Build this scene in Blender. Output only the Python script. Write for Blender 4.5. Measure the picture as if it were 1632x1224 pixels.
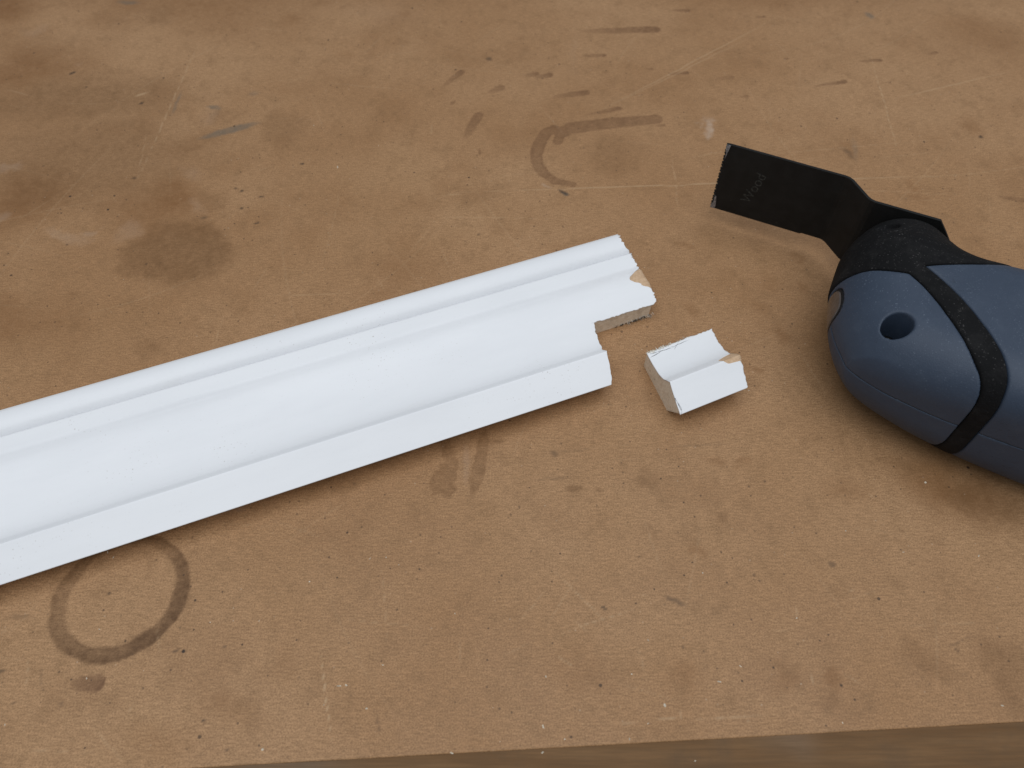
import bpy, bmesh, math, random
import numpy as np

# ------------------------------------------------------------------ camera, light, exposure
scene = bpy.context.scene
for o in list(bpy.data.objects):
    bpy.data.objects.remove(o)
C = scene.collection
R = math.radians

CAM_H = 0.25
cam_data = bpy.data.cameras.new('camera')
cam = bpy.data.objects.new('camera', cam_data)
C.objects.link(cam)
cam.location = (0.0, 0.0, CAM_H)
cam.rotation_euler = (R(90 - 55), 0, 0)
cam_data.sensor_width = 36.0
cam_data.lens = 36.0 * 1273.0 / 1632.0
cam_data.clip_start = 0.01
cam_data.clip_end = 50
cam_data.dof.use_dof = True
cam_data.dof.focus_distance = 0.285
cam_data.dof.aperture_fstop = 16.0
scene.camera = cam

world = bpy.data.worlds.new('World')
scene.world = world
world.use_nodes = True
bg = world.node_tree.nodes['Background']
bg.inputs[0].default_value = (0.86, 0.93, 1.0, 1)
bg.inputs[1].default_value = 0.27

def area(name, loc, target, size, power, col):
    d = bpy.data.lights.new(name, 'AREA')
    d.shape = 'RECTANGLE'; d.size = size[0]; d.size_y = size[1]
    d.energy = power; d.color = col
    o = bpy.data.objects.new(name, d); C.objects.link(o)
    o.location = loc
    v = o.location - __import__('mathutils').Vector(target)
    o.rotation_euler = v.to_track_quat('Z', 'Y').to_euler()
    return o
area('overhead_light', (0.10, -0.02, 1.5), (0.04, 0.2, 0), (2.1, 1.7), 23.0, (0.925, 0.96, 1.0))

vs = scene.view_settings
vs.view_transform = 'Standard'; vs.look = 'None'; vs.exposure = 0.0; vs.gamma = 1.0
vs.use_curve_mapping = False
scene.cycles.max_bounces = 6

# ------------------------------------------------------------------ tables (millimetres on the bench top)
STAINS = [
    ('d',-143.0,243.4,28.1,22.59,-5.3,0.80,0.45), ('d',-153.5,279.0,17.9,17.42,32.2,0.38,0.90), ('d',-220.5,352.4,74.6,29.17,3.5,0.62,0.75),
    ('d',-223.6,279.0,36.8,31.34,14.1,0.62,0.90), ('d',-253.4,378.1,49.7,23.27,7.7,0.62,0.90), ('d',-158.7,270.7,34.4,35.84,-5.4,0.44,0.90),
    ('d',-204.0,305.1,76.5,44.57,6.4,0.55,0.70), ('d',-113.1,328.5,13.5,16.53,0.0,0.40,0.50), ('d',-109.6,316.6,8.4,10.35,29.3,0.25,0.80),
    ('d',-199.9,430.4,12.9,14.63,11.9,0.35,0.80), ('d',-232.1,422.5,13.6,14.65,21.8,0.31,0.90), ('d',-125.2,424.0,11.7,10.86,37.0,0.31,0.90),
    ('d',-60.8,432.0,7.6,6.44,0.0,0.31,0.90), ('d',-91.5,392.3,7.1,5.80,0.0,0.25,0.90), ('d',-146.5,337.1,8.8,8.45,-12.2,0.35,0.60),
    ('d',-136.0,276.9,8.9,9.14,0.0,0.35,0.70), ('d',-176.8,432.8,84.6,34.01,-20.8,0.31,1.00), ('d',-154.9,316.7,22.4,14.46,32.8,0.31,0.90),
    ('d',-267.2,396.8,31.1,14.32,-23.2,0.38,0.90), ('d',-290.0,436.9,28.3,27.93,15.3,0.75,0.90), ('d',-162.1,458.6,170.7,41.37,0.0,0.44,1.00),
    ('d',-206.6,210.7,34.0,16.44,-44.9,0.50,1.00), ('d',152.1,460.3,170.2,34.66,-0.6,0.44,1.00), ('d',-44.3,273.8,15.0,10.33,5.2,0.28,0.90),
    ('d',-14.6,279.6,9.2,5.87,5.0,0.30,0.80), ('d',49.1,307.8,18.7,19.25,-2.2,0.40,0.80), ('d',42.7,313.1,3.9,4.02,-27.9,0.50,0.70),
    ('d',258.0,413.2,35.5,25.99,-13.4,0.38,1.00), ('d',227.1,329.7,7.8,11.76,19.2,0.44,0.90), ('d',185.1,288.5,6.8,7.81,15.3,0.50,0.90),
    ('d',185.3,279.0,6.4,4.82,26.5,0.38,0.90), ('d',162.0,313.3,12.1,4.19,-99.6,0.31,0.90), ('d',152.9,129.3,33.7,19.25,-36.0,0.62,1.00),
    ('d',164.7,125.3,18.0,12.28,-31.7,0.62,0.60), ('d',171.0,124.0,10.4,8.84,-9.5,0.40,0.60), ('d',151.9,68.1,14.0,10.81,-47.3,0.55,0.60),
    ('d',125.4,71.8,7.9,6.23,19.4,0.40,0.80), ('d',98.6,64.7,5.2,6.39,8.8,0.50,0.90), ('d',80.9,66.6,6.0,9.30,-57.7,0.38,1.00),
    ('d',96.6,58.0,3.6,3.56,0.0,0.40,0.80), ('d',51.0,64.3,7.6,7.69,-22.1,0.35,1.00), ('d',48.3,135.0,4.3,4.57,-10.9,0.50,0.80),
    ('d',69.4,119.8,3.7,3.88,-14.5,0.48,0.80), ('d',60.1,108.9,5.2,4.17,-17.6,0.53,0.90), ('d',79.6,141.7,4.8,4.18,-6.6,0.44,0.90),
    ('d',72.8,141.6,5.4,2.64,-13.3,0.38,0.90), ('d',21.7,68.0,17.7,11.38,-15.8,0.25,1.00), ('d',-85.3,58.0,15.7,10.24,-12.8,0.35,1.00),
    ('d',-105.5,49.2,19.7,8.42,-2.9,0.25,1.00), ('d',-71.7,71.8,7.0,6.06,22.8,0.25,1.00), ('d',115.7,128.8,14.5,7.78,-18.1,0.31,1.00),
    ('d',-41.8,237.9,23.8,21.98,0.0,0.25,1.00), ('d',-182.0,203.7,20.4,18.98,70.4,0.28,1.00), ('d',-142.9,193.9,7.1,5.36,-142.9,0.45,0.80),
    ('d',-182.1,217.6,5.6,3.60,11.3,0.35,0.80), ('d',-143.0,193.8,3.2,1.46,-13.3,0.60,0.60), ('d',-56.1,220.2,16.6,13.44,35.3,0.25,1.00),
    ('d',106.6,228.9,7.8,7.34,-19.7,0.28,1.00), ('d',74.2,213.3,6.4,4.55,-44.5,0.38,1.00), ('d',74.8,249.1,7.8,4.44,-37.3,0.38,1.00),
    ('d',121.2,222.7,4.8,4.09,-51.6,0.50,0.90), ('d',109.4,196.2,4.8,6.59,-18.7,0.38,0.90), ('d',92.9,180.1,5.2,4.33,-23.9,0.56,0.90),
    ('d',121.8,241.6,6.0,4.23,-54.7,0.44,0.90), ('d',100.9,211.8,10.8,4.81,-66.5,0.31,1.00), ('p',-128.9,64.5,5.9,3.16,2.2,0.86,0.25),
    ('d',-25.5,139.8,14.7,3.80,-87.1,0.55,0.20), ('d',-21.7,140.4,13.5,2.02,-90.5,0.30,0.50), ('d',-11.9,141.5,15.5,2.71,-98.0,0.60,0.25),
    ('d',-14.3,133.2,6.4,1.55,-74.0,0.40,0.40), ('d',-6.2,149.7,4.7,1.06,-3.5,0.60,0.50), ('d',22.0,130.5,4.0,1.48,-4.0,0.65,0.50),
    ('d',30.2,129.9,2.2,0.99,-11.3,0.60,0.60), ('p',59.6,414.1,23.1,3.67,2.4,0.80,0.28), ('p',95.9,434.2,5.4,1.92,4.0,0.80,0.28),
    ('p',-30.7,369.8,9.4,2.13,55.2,0.69,0.28), ('p',-8.2,360.0,5.8,2.88,33.5,0.57,0.28), ('p',10.0,373.0,4.7,2.14,16.2,0.69,0.28),
    ('p',16.9,371.9,5.2,2.67,14.9,0.80,0.28), ('p',29.9,355.8,10.5,2.56,12.6,0.69,0.28), ('p',-19.6,330.6,11.9,3.06,70.8,0.69,0.28),
    ('p',-30.2,349.3,1.2,2.19,-38.1,0.57,0.28), ('p',-15.4,311.5,2.6,0.76,-81.3,0.69,0.28), ('c',18.8,326.6,6.1,3.45,-146.6,0.72,0.20),
    ('c',15.0,321.3,7.5,3.32,-113.0,0.72,0.20), ('c',12.4,313.4,7.7,3.41,-103.2,0.72,0.20), ('c',11.8,305.1,7.3,3.16,-84.7,0.72,0.20),
    ('c',13.7,297.9,6.5,3.02,-63.3,0.72,0.20), ('c',17.7,292.6,6.0,2.70,-41.9,0.72,0.20), ('c',24.0,289.1,6.2,2.12,-18.4,0.72,0.20),
    ('c',23.3,321.8,6.0,2.54,72.8,0.70,0.20), ('c',27.0,327.1,7.3,4.01,35.7,0.70,0.20), ('c',34.8,330.0,10.0,4.78,10.7,0.70,0.20),
    ('c',46.3,332.2,11.0,4.55,11.0,0.70,0.20), ('c',58.1,334.2,9.7,4.13,7.7,0.70,0.20), ('c',67.7,335.4,8.0,3.90,6.9,0.70,0.20),
    ('p',73.3,331.0,2.8,1.22,0.0,0.57,0.28), ('p',46.2,342.2,9.9,1.93,17.4,0.69,0.28), ('p',87.8,374.4,5.5,1.61,9.7,0.80,0.28),
    ('p',72.2,378.0,2.4,1.12,0.0,0.69,0.28), ('p',44.4,390.2,6.7,1.73,2.7,0.69,0.28), ('p',111.1,370.3,5.8,2.14,6.2,0.40,0.28),
    ('p',164.8,364.9,10.2,1.51,12.9,0.80,0.28), ('p',191.3,385.4,6.8,1.66,5.3,0.80,0.28), ('p',226.6,392.5,3.2,1.27,18.3,0.80,0.28),
    ('p',140.1,427.2,3.2,1.24,6.7,0.69,0.28), ('p',118.5,354.0,2.3,1.02,7.6,0.69,0.28), ('p',228.7,278.3,7.4,1.78,-12.4,0.57,0.28),
    ('p',146.9,387.3,1.8,1.09,11.6,0.69,0.28), ('k',52.7,90.3,5.3,1.08,-29.2,0.66,0.80), ('k',51.3,90.8,2.0,0.65,-28.6,0.72,0.60),
    ('k',105.5,102.3,2.1,1.35,-7.7,0.54,0.50), ('k',160.7,310.8,5.0,2.55,-57.8,0.54,0.90), ('k',161.8,307.3,3.3,1.68,-58.6,0.48,0.80),
    ('k',-11.7,387.6,2.7,2.75,-18.8,0.72,0.70), ('k',23.9,283.0,3.9,1.51,-42.9,0.90,0.60), ('k',29.3,87.5,1.3,0.84,-25.0,0.95,0.50),
    ('k',-39.1,53.2,4.1,0.46,-83.2,0.60,0.90), ('k',14.9,144.4,2.4,1.96,-50.0,0.54,0.80), ('k',48.5,204.7,1.0,0.97,-28.3,0.48,0.80),
    ('k',-143.1,65.7,4.8,0.69,-64.6,0.42,1.00), ('k',-155.7,68.2,1.8,0.78,6.8,0.72,0.60), ('k',-134.5,59.0,0.9,0.50,-14.1,0.72,0.60),
    ('k',-149.2,58.8,1.1,0.52,-5.8,0.72,0.60), ('k',-156.5,84.8,6.3,1.23,3.0,0.42,1.00), ('k',-230.9,374.7,2.2,1.16,37.1,0.95,0.40),
    ('k',-175.7,292.2,1.6,0.70,0.0,0.95,0.40), ('k',-188.0,348.8,1.4,1.02,45.9,0.84,0.40), ('k',-99.3,302.1,1.4,0.86,-11.8,0.95,0.40),
    ('k',-90.9,53.1,1.0,0.59,-6.5,0.95,0.50), ('k',-82.1,45.6,0.8,0.41,-7.3,0.84,0.50), ('k',-89.4,75.4,1.2,0.37,-10.8,0.72,0.50),
    ('k',-103.8,74.7,1.6,0.42,19.7,0.72,0.60), ('k',-55.5,131.8,1.1,0.74,0.0,0.60,0.80), ('k',-124.2,283.8,1.1,0.78,54.5,0.95,0.40),
    ('k',-121.4,271.9,1.5,0.65,0.0,0.95,0.40), ('k',-115.2,279.2,2.0,0.65,-6.8,0.95,0.50), ('k',-113.1,262.3,1.8,0.79,0.0,0.95,0.50),
    ('k',-127.4,285.1,1.3,0.65,-11.4,0.84,0.50), ('k',-138.0,265.6,2.3,1.65,34.4,0.60,0.80), ('k',-14.1,255.4,0.7,1.05,-34.7,0.60,0.50),
    ('k',228.6,322.0,1.5,1.49,-46.6,0.95,0.50), ('k',138.9,77.1,7.8,0.37,11.7,0.48,0.90), ('k',137.6,75.0,0.8,0.64,-20.3,0.84,0.50),
    ('k',66.9,148.1,16.2,0.52,2.8,0.42,1.00), ('k',20.2,145.5,12.7,0.52,3.6,0.36,1.00), ('k',14.2,134.7,9.1,0.75,1.6,0.42,1.00),
    ('k',163.6,254.4,3.1,0.82,-33.4,0.36,1.00), ('g',-138.9,327.1,18.0,2.99,23.5,0.75,0.50), ('g',-150.1,344.9,5.3,1.91,-12.8,0.65,0.50),
    ('g',-169.8,348.7,12.3,1.39,88.4,0.55,0.70), ('g',-220.2,442.7,8.7,3.17,-7.6,0.60,0.70), ('g',201.6,428.8,4.7,2.77,-60.1,0.70,0.60),
    ('g',-132.2,356.9,4.3,3.23,9.6,0.35,0.90), ('g',165.2,313.3,13.8,2.39,-100.0,0.35,1.00), ('g',24.6,281.9,2.4,1.15,-39.5,0.80,0.40),
    ('w',-236.4,300.1,9.4,4.76,13.4,0.18,0.70), ('w',-195.4,254.8,16.3,4.19,-15.1,0.17,0.90), ('w',-169.6,256.9,11.9,8.86,62.4,0.14,0.80),
    ('w',-227.7,268.1,5.5,6.23,25.2,0.20,0.80), ('w',-187.9,257.7,4.5,3.33,17.2,0.20,0.80), ('w',96.2,328.6,9.6,3.68,-96.9,0.60,0.70),
    ('w',-261.4,415.6,11.1,7.72,8.5,0.10,0.90), ('w',-147.5,296.2,9.3,6.71,-39.2,0.10,0.90), ('w',15.9,286.6,3.2,0.82,-26.5,0.32,0.40),
    ('w',-149.7,337.1,8.6,9.26,13.5,0.12,0.90), ('w',-143.4,271.8,7.9,4.00,-52.0,0.12,0.90), ('w',-104.5,120.4,15.5,2.19,9.2,0.12,0.90),
    ('w',-94.2,122.4,4.8,1.48,11.3,0.16,0.90), ('w',-73.5,432.0,39.8,18.72,-11.2,0.05,1.00), ('w',33.4,395.8,40.7,3.42,-87.6,0.04,1.00),
    ('w',-16.8,140.3,10.9,1.79,-86.8,0.14,0.70), ('w',-228.1,384.2,3.7,3.12,-12.7,0.08,0.90), ('l',93.1,288.4,149.6,0.47,3.0,0.45,0.80),
    ('l',139.1,285.3,97.2,0.43,-3.8,0.22,0.80), ('l',96.1,384.3,87.8,0.45,38.6,0.41,0.80), ('l',91.3,377.7,71.5,0.40,36.8,0.34,0.80),
    ('l',188.9,350.5,56.8,0.33,-95.3,0.41,0.80), ('l',227.1,363.9,49.0,0.47,18.9,0.38,0.80), ('l',75.7,289.4,24.8,0.29,-92.7,0.26,0.80),
    ('l',-55.9,60.8,17.3,0.22,-75.3,0.56,0.80), ('l',-172.5,345.1,80.5,0.34,-92.0,0.34,0.80), ('l',-177.0,308.1,23.0,0.30,-82.3,0.22,0.80),
    ('l',-253.2,357.7,11.8,0.45,-19.7,0.30,0.80), ('l',-189.9,356.1,4.8,1.10,29.5,0.45,0.80), ('l',50.1,54.2,31.0,0.23,3.1,0.41,0.80),
    ('l',22.2,91.2,16.4,0.21,-47.8,0.38,0.80), ('l',27.3,83.4,18.8,0.20,19.3,0.34,0.80), ('l',6.9,88.9,9.3,0.20,48.7,0.26,0.80),
    ('l',22.0,81.5,4.5,0.20,-42.0,0.30,0.80), ('l',16.4,71.2,4.7,0.19,-31.9,0.38,0.80), ('l',90.9,65.2,2.8,0.31,-86.6,0.45,0.80),
    ('l',103.9,65.2,4.5,0.21,-37.5,0.30,0.80), ('l',90.4,85.0,3.5,0.22,-45.6,0.30,0.80), ('l',90.6,86.0,2.6,0.21,-79.3,0.30,0.80),
    ('l',16.1,89.9,13.6,0.16,56.7,0.22,0.80), ('l',43.3,92.2,2.1,0.16,14.1,0.30,0.80), ('l',-27.6,280.6,5.7,0.42,4.2,0.38,0.80),
    ('l',109.8,93.2,1.5,0.45,-20.6,0.30,0.80), ('l',-117.3,47.3,9.9,0.15,-39.0,0.30,0.80), ('l',-133.5,45.4,14.7,0.17,-1.6,0.22,0.80),
    ('l',-28.6,240.8,10.6,0.27,-72.6,0.22,0.80), ('l',-73.5,362.5,30.0,0.42,-8.7,0.22,0.80), ('l',-39.5,328.7,12.2,0.31,-89.6,0.19,0.80),
    ('l',96.7,309.7,17.1,0.35,15.6,0.26,0.80), ('l',-117.0,299.0,6.1,0.36,28.2,0.26,0.80), ('l',-54.6,225.4,5.9,0.27,-63.8,0.22,0.80),
    ('l',129.6,342.2,30.7,0.31,-99.1,0.11,0.80), ('l',-7.4,265.6,47.7,0.32,-1.2,0.22,0.80), ('l',-39.9,252.3,16.1,0.28,63.1,0.19,0.80),
    ('l',163.1,314.5,91.3,0.36,7.3,0.19,0.80), ('l',-40.9,83.0,18.0,0.16,175.2,0.15,0.80), ('l',-71.6,114.7,18.8,0.17,-17.8,0.15,0.80),
    ('l',-147.8,67.1,6.8,0.30,105.4,0.30,0.80), ('l',-158.9,80.5,1.9,0.35,31.5,0.26,0.80), ('l',138.5,82.5,25.1,0.20,2.3,0.15,0.80),
    ('l',124.7,127.4,1.9,0.26,-49.1,0.38,0.80), ('l',86.6,80.5,9.1,0.19,6.2,0.15,0.80), ('l',-113.1,57.1,1.8,0.30,75.8,0.38,0.80),
    ('l',-41.1,90.3,18.9,0.20,-80.2,0.19,0.80), ('l',-16.2,73.8,7.7,0.19,-84.2,0.15,0.80), ('l',-9.2,43.4,5.0,0.18,81.0,0.15,0.80),
    ('l',69.3,54.4,3.0,0.24,-61.7,0.30,0.80), ('l',49.5,55.3,1.8,0.57,-81.8,0.30,0.80),
]
FLECKS = [(-41.8,104.9,0.32), (-47.0,104.5,0.32), (-66.0,96.5,0.32), (-80.0,83.5,0.24), (-95.4,83.1,0.24), (-52.3,63.7,0.48), (-50.1,63.9,0.48), (-43.3,57.2,0.40), (45.6,58.1,0.64), (9.2,52.2,0.48), (36.5,67.2,0.40), (62.8,65.0,0.48), (40.1,53.0,0.32), (34.2,48.7,0.40), (15.4,48.7,0.32), (145.4,132.8,0.56), (62.5,99.5,0.32), (113.0,114.4,0.32), (-129.8,80.9,0.32), (-134.6,106.7,0.48), (-132.2,104.9,0.32), (-82.3,300.1,0.64), (-98.0,331.0,0.32), (70.0,69.5,0.32), (97.4,53.2,0.32), (146.2,58.0,0.48), (155.0,105.4,0.40), (10.3,66.5,0.32), (-72.2,45.9,0.48), (-149.2,52.7,0.40), (-18.2,85.9,0.32), (-129.2,65.9,0.32), (42.5,77.5,0.32), (8.9,45.2,0.48), (52.6,42.9,0.32), (-37.3,102.3,0.24), (-17.4,45.0,0.48), (-39.6,69.9,0.32), (90.3,84.5,0.32), (130.4,106.7,0.32), (33.3,202.1,0.32), (89.9,172.1,0.32)]
RING = (-126.0, 91.8)

# ------------------------------------------------------------------ helpers
MM = 0.001
def mesh_obj(name, verts, faces, mat, parent=None, smooth=True):
    me = bpy.data.meshes.new(name)
    me.from_pydata([tuple(v) for v in verts], [], [tuple(f) for f in faces])
    me.validate(); me.update()
    if smooth:
        me.polygons.foreach_set('use_smooth', [True] * len(me.polygons))
    o = bpy.data.objects.new(name, me); C.objects.link(o)
    if mat: me.materials.append(mat)
    if parent: o.parent = parent
    return o
def empty(name, loc, rz=0.0):
    o = bpy.data.objects.new(name, None); C.objects.link(o)
    o.empty_display_size = 0.01
    o.location = loc; o.rotation_euler = (0, 0, rz)
    return o
def tag(o, label=None, cat=None, kind=None, group=None):
    if label: o['label'] = label
    if cat: o['category'] = cat
    if kind: o['kind'] = kind
    if group: o['group'] = group
    return o
def recalc(o):
    bm = bmesh.new(); bm.from_mesh(o.data)
    bmesh.ops.recalc_face_normals(bm, faces=bm.faces); bm.to_mesh(o.data); bm.free()
    return o

class NT:
    """small wrapper for building node materials"""
    def __init__(self, name):
        self.m = bpy.data.materials.new(name); self.m.use_nodes = True
        self.t = self.m.node_tree; self.n = self.t.nodes; self.l = self.t.links
        self.b = self.n['Principled BSDF']
        self.pos = self.n.new('ShaderNodeNewGeometry').outputs['Position']
        self.obj = self.n.new('ShaderNodeTexCoord').outputs['Object']
    def put(self, sock, v):
        if hasattr(v, 'is_linked') or isinstance(v, bpy.types.NodeSocket): self.l.new(v, sock)
        else: sock.default_value = v
    def math(self, op, a, b=0.0, c=0.0, clamp=False):
        n = self.n.new('ShaderNodeMath'); n.operation = op; n.use_clamp = clamp
        self.put(n.inputs[0], a); self.put(n.inputs[1], b); self.put(n.inputs[2], c)
        return n.outputs[0]
    def vm(self, op, a, b=(0, 0, 0)):
        n = self.n.new('ShaderNodeVectorMath'); n.operation = op
        self.put(n.inputs[0], a); self.put(n.inputs[1], b)
        return n.outputs['Value'] if op in ('LENGTH', 'DISTANCE', 'DOT_PRODUCT') else n.outputs[0]
    def noise(self, vec, scale, detail=4, rough=0.55, col=False, dist=0.0):
        n = self.n.new('ShaderNodeTexNoise')
        self.put(n.inputs['Vector'], vec); n.inputs['Scale'].default_value = scale
        n.inputs['Detail'].default_value = detail; n.inputs['Roughness'].default_value = rough
        n.inputs['Distortion'].default_value = dist
        return n.outputs['Color' if col else 'Fac']
    def voro(self, vec, scale, feature='F1', rnd=1.0):
        n = self.n.new('ShaderNodeTexVoronoi'); n.feature = feature
        self.put(n.inputs['Vector'], vec); n.inputs['Scale'].default_value = scale
        n.inputs['Randomness'].default_value = rnd
        return n
    def mapping(self, vec, loc=(0, 0, 0), rot=(0, 0, 0), scale=(1, 1, 1), tex=False):
        n = self.n.new('ShaderNodeMapping'); n.vector_type = 'TEXTURE' if tex else 'POINT'
        self.put(n.inputs[0], vec)
        n.inputs[1].default_value = loc; n.inputs[2].default_value = rot; n.inputs[3].default_value = scale
        return n.outputs[0]
    def ramp(self, v, a, b, lo=0.0, hi=1.0, smooth=True):
        n = self.n.new('ShaderNodeMapRange'); n.interpolation_type = 'SMOOTHSTEP' if smooth else 'LINEAR'
        self.put(n.inputs[0], v)
        n.inputs[1].default_value = a; n.inputs[2].default_value = b
        n.inputs[3].default_value = lo; n.inputs[4].default_value = hi
        return n.outputs[0]
    def mix(self, f, a, b, mode='MIX'):
        n = self.n.new('ShaderNodeMix'); n.data_type = 'RGBA'; n.blend_type = mode
        self.put(n.inputs[0], f)
        for s, v in ((n.inputs[6], a), (n.inputs[7], b)):
            self.put(s, (*v, 1) if isinstance(v, tuple) and len(v) == 3 else v)
        return n.outputs[2]
    def bump(self, h, strength, dist, normal=None):
        n = self.n.new('ShaderNodeBump'); n.inputs['Strength'].default_value = strength
        n.inputs['Distance'].default_value = dist; self.put(n.inputs['Height'], h)
        if normal is not None: self.l.new(normal, n.inputs['Normal'])
        return n.outputs[0]
    def blob(self, vec, x, y, rx, ry, ang, strength, soft):
        """soft-edged ellipse on the XY plane of vec, measured in metres"""
        p = self.mapping(vec, (x, y, 0), (0, 0, R(ang)), (rx, ry, 1), tex=True)
        return self.ramp(self.vm('LENGTH', p), 1.0, max(0.0, 1.0 - soft), 0.0, strength)
    def out(self, col=None, rough=None, normal=None, spec=None, metal=None):
        if col is not None: self.put(self.b.inputs['Base Color'], (*col, 1) if isinstance(col, tuple) and len(col) == 3 else col)
        if rough is not None: self.put(self.b.inputs['Roughness'], rough)
        if normal is not None: self.l.new(normal, self.b.inputs['Normal'])
        if spec is not None: self.put(self.b.inputs['Specular IOR Level'], spec)
        if metal is not None: self.put(self.b.inputs['Metallic'], metal)
        return self.m

# ------------------------------------------------------------------ bench materials
def vnoise(x, y, scale, seed, octaves=4, rough=0.55):
    """smooth value noise, 0..1, on numpy arrays"""
    tot = np.zeros_like(x); amp = 1.0; norm = 0.0
    for o_ in range(octaves):
        g = np.random.RandomState(seed + 17 * o_); tab = g.rand(128, 128)
        xs = x * scale + 31.7 * o_; ys = y * scale + 11.3 * o_
        xi = np.floor(xs).astype(int); yi = np.floor(ys).astype(int)
        fx = xs - xi; fy = ys - yi; fx = fx * fx * (3 - 2 * fx); fy = fy * fy * (3 - 2 * fy)
        a = tab[xi % 128, yi % 128]; b = tab[(xi + 1) % 128, yi % 128]; c = tab[xi % 128, (yi + 1) % 128]; d = tab[(xi + 1) % 128, (yi + 1) % 128]
        tot += amp * ((a * (1 - fx) + b * fx) * (1 - fy) + (c * (1 - fx) + d * fx) * fy); norm += amp
        amp *= rough; scale *= 2.03
    return tot / norm
def sstep(v, a, b):
    t_ = np.clip((v - a) / (b - a), 0, 1); return t_ * t_ * (3 - 2 * t_)

def stain_fields(X, Y):
    """wear and stains of the bench top (mm): soft soak, dark, smears, black, white, grey, scratches, can ring"""
    out = {k: np.zeros_like(X) for k in ('soft', 'd', 'p', 'k', 'w', 'g', 'l', 'ring')}
    n1x = vnoise(X, Y, 0.09, 1) - 0.5; n1y = vnoise(X, Y, 0.09, 2) - 0.5
    n2x = vnoise(X, Y, 0.7, 3, 3) - 0.5; n2y = vnoise(X, Y, 0.7, 4, 3) - 0.5
    Xw, Yw = X + 13 * n1x + 2.4 * n2x, Y + 13 * n1y + 2.4 * n2y
    Xs, Ys = X + 2.2 * n1x + 1.0 * n2x, Y + 2.2 * n1y + 1.0 * n2y
    Xp, Yp = X + 1.2 * n1x + 0.7 * n2x, Y + 1.2 * n1y + 0.7 * n2y
    streak = vnoise(X, Y, 1.1, 9, 3)
    for k, x, y, rx, ry, ang, st, so in STAINS:
        if k == 'l': ry = max(ry, 0.30)
        key = 'soft' if (k == 'd' and so >= 0.85) else ('p' if k == 'c' else k)
        big = ry > 3.0 and k in 'dw'
        rad = max(rx, ry) + 9
        sel = (np.abs(X - x) < rad) & (np.abs(Y - y) < rad)
        if not sel.any(): continue
        xx, yy = (Xw[sel], Yw[sel]) if big else (Xs[sel], Ys[sel])
        if k in 'pc': xx, yy = Xp[sel], Yp[sel]
        if k == 'l': xx, yy = X[sel] + 1.4 * n1x[sel] + 0.2 * n2x[sel], Y[sel] + 1.4 * n1y[sel] + 0.2 * n2y[sel]
        ca, sa = math.cos(R(ang)), math.sin(R(ang))
        a = ((xx - x) * ca + (yy - y) * sa) / rx; b = (-(xx - x) * sa + (yy - y) * ca) / ry
        if k == 'c':                                         # length of an even stroke
            end = np.maximum(np.abs(a) * rx - (rx - ry), 0) / ry
            rr = np.sqrt(b ** 2 + end ** 2)
            m = st * (1 - sstep(rr, 1 - so, 1.0)) * (0.7 + 0.5 * streak[sel]) * (0.85 + 0.2 * sstep(rr, 0.5, 0.9))
        elif k == 'p' and rx > 1.8 * ry:                       # smear: a wet head with a thinning tail
            w = np.interp(a, [-1, -0.3, 0.6, 1.0], [0.35, 0.8, 1.0, 0.95])
            end = np.maximum(np.abs(a) * rx - (rx - ry), 0) / ry
            rr = np.sqrt((b / w) ** 2 + end ** 2)
            m = st * (1 - sstep(rr, 1 - so, 1.0)) * np.interp(a, [-1, -0.5, 0.4, 0.9, 1], [0.25, 0.6, 0.85, 1.15, 1.0]) * (0.65 + 0.6 * streak[sel])
        else:
            rr = np.sqrt(a * a + b * b)
            m = st * (1 - sstep(rr, max(0.0, 1 - so), 1.0))
            if k == 'd' and not key == 'soft': m = m * (0.8 + 0.35 * np.clip(sstep(rr, 0.55, 0.95), 0, 1)) * (0.7 + 0.5 * streak[sel])
        if key == 'soft': out[key][sel] = np.minimum(1, out[key][sel] + m)
        else: out[key][sel] = np.maximum(out[key][sel], m)
    ca, sa = math.cos(R(35)), math.sin(R(35))
    a = ((Xs - RING[0]) * ca + (Ys - RING[1]) * sa) / 22.0; b = (-(Xs - RING[0]) * sa + (Ys - RING[1]) * ca) / 20.8
    rr = np.sqrt(a * a + b * b); w0 = 0.70 + 0.13 * sstep(vnoise(X, Y, 0.055, 40, 2), 0.3, 0.7)
    th = np.arctan2(b, a)
    out['ring'] = sstep(rr, w0 + 0.04, w0 + 0.11) * (1 - sstep(rr, 0.99, 1.035)) * (0.62 + 0.5 * vnoise(X, Y, 0.5, 41, 4, 0.7)) * (0.78 + 0.25 * np.cos(th + 1.2))
    out['ring'] += 0.18 * sstep(rr, w0 + 0.12, 1.0) * (1 - sstep(rr, 0.97, 1.03))
    # hairline scratches in random directions
    g = np.random.RandomState(77)
    for i in range(120):
        x, y = g.uniform(-260, 260), g.uniform(55, 430); L = g.uniform(3, 26) if i > 25 else g.uniform(30, 90)
        ang = g.choice([0, 15, 160, 75, 110, 40]) + g.uniform(-14, 14)
        sel = (np.abs(X - x) < L + 1) & (np.abs(Y - y) < L + 1)
        ca, sa = math.cos(R(ang)), math.sin(R(ang)); bend = g.uniform(-0.004, 0.004)
        a = ((X[sel] - x) * ca + (Y[sel] - y) * sa); b = (-(X[sel] - x) * sa + (Y[sel] - y) * ca) + bend * a * a
        m = g.uniform(0.10, 0.26) * np.clip(1 - np.abs(b) / 0.38, 0, 1) * np.clip(1.3 * (1 - np.abs(a) / L), 0, 1) * (0.4 + streak[sel])
        out['l'][sel] = np.maximum(out['l'][sel], m)
    return out

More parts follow.
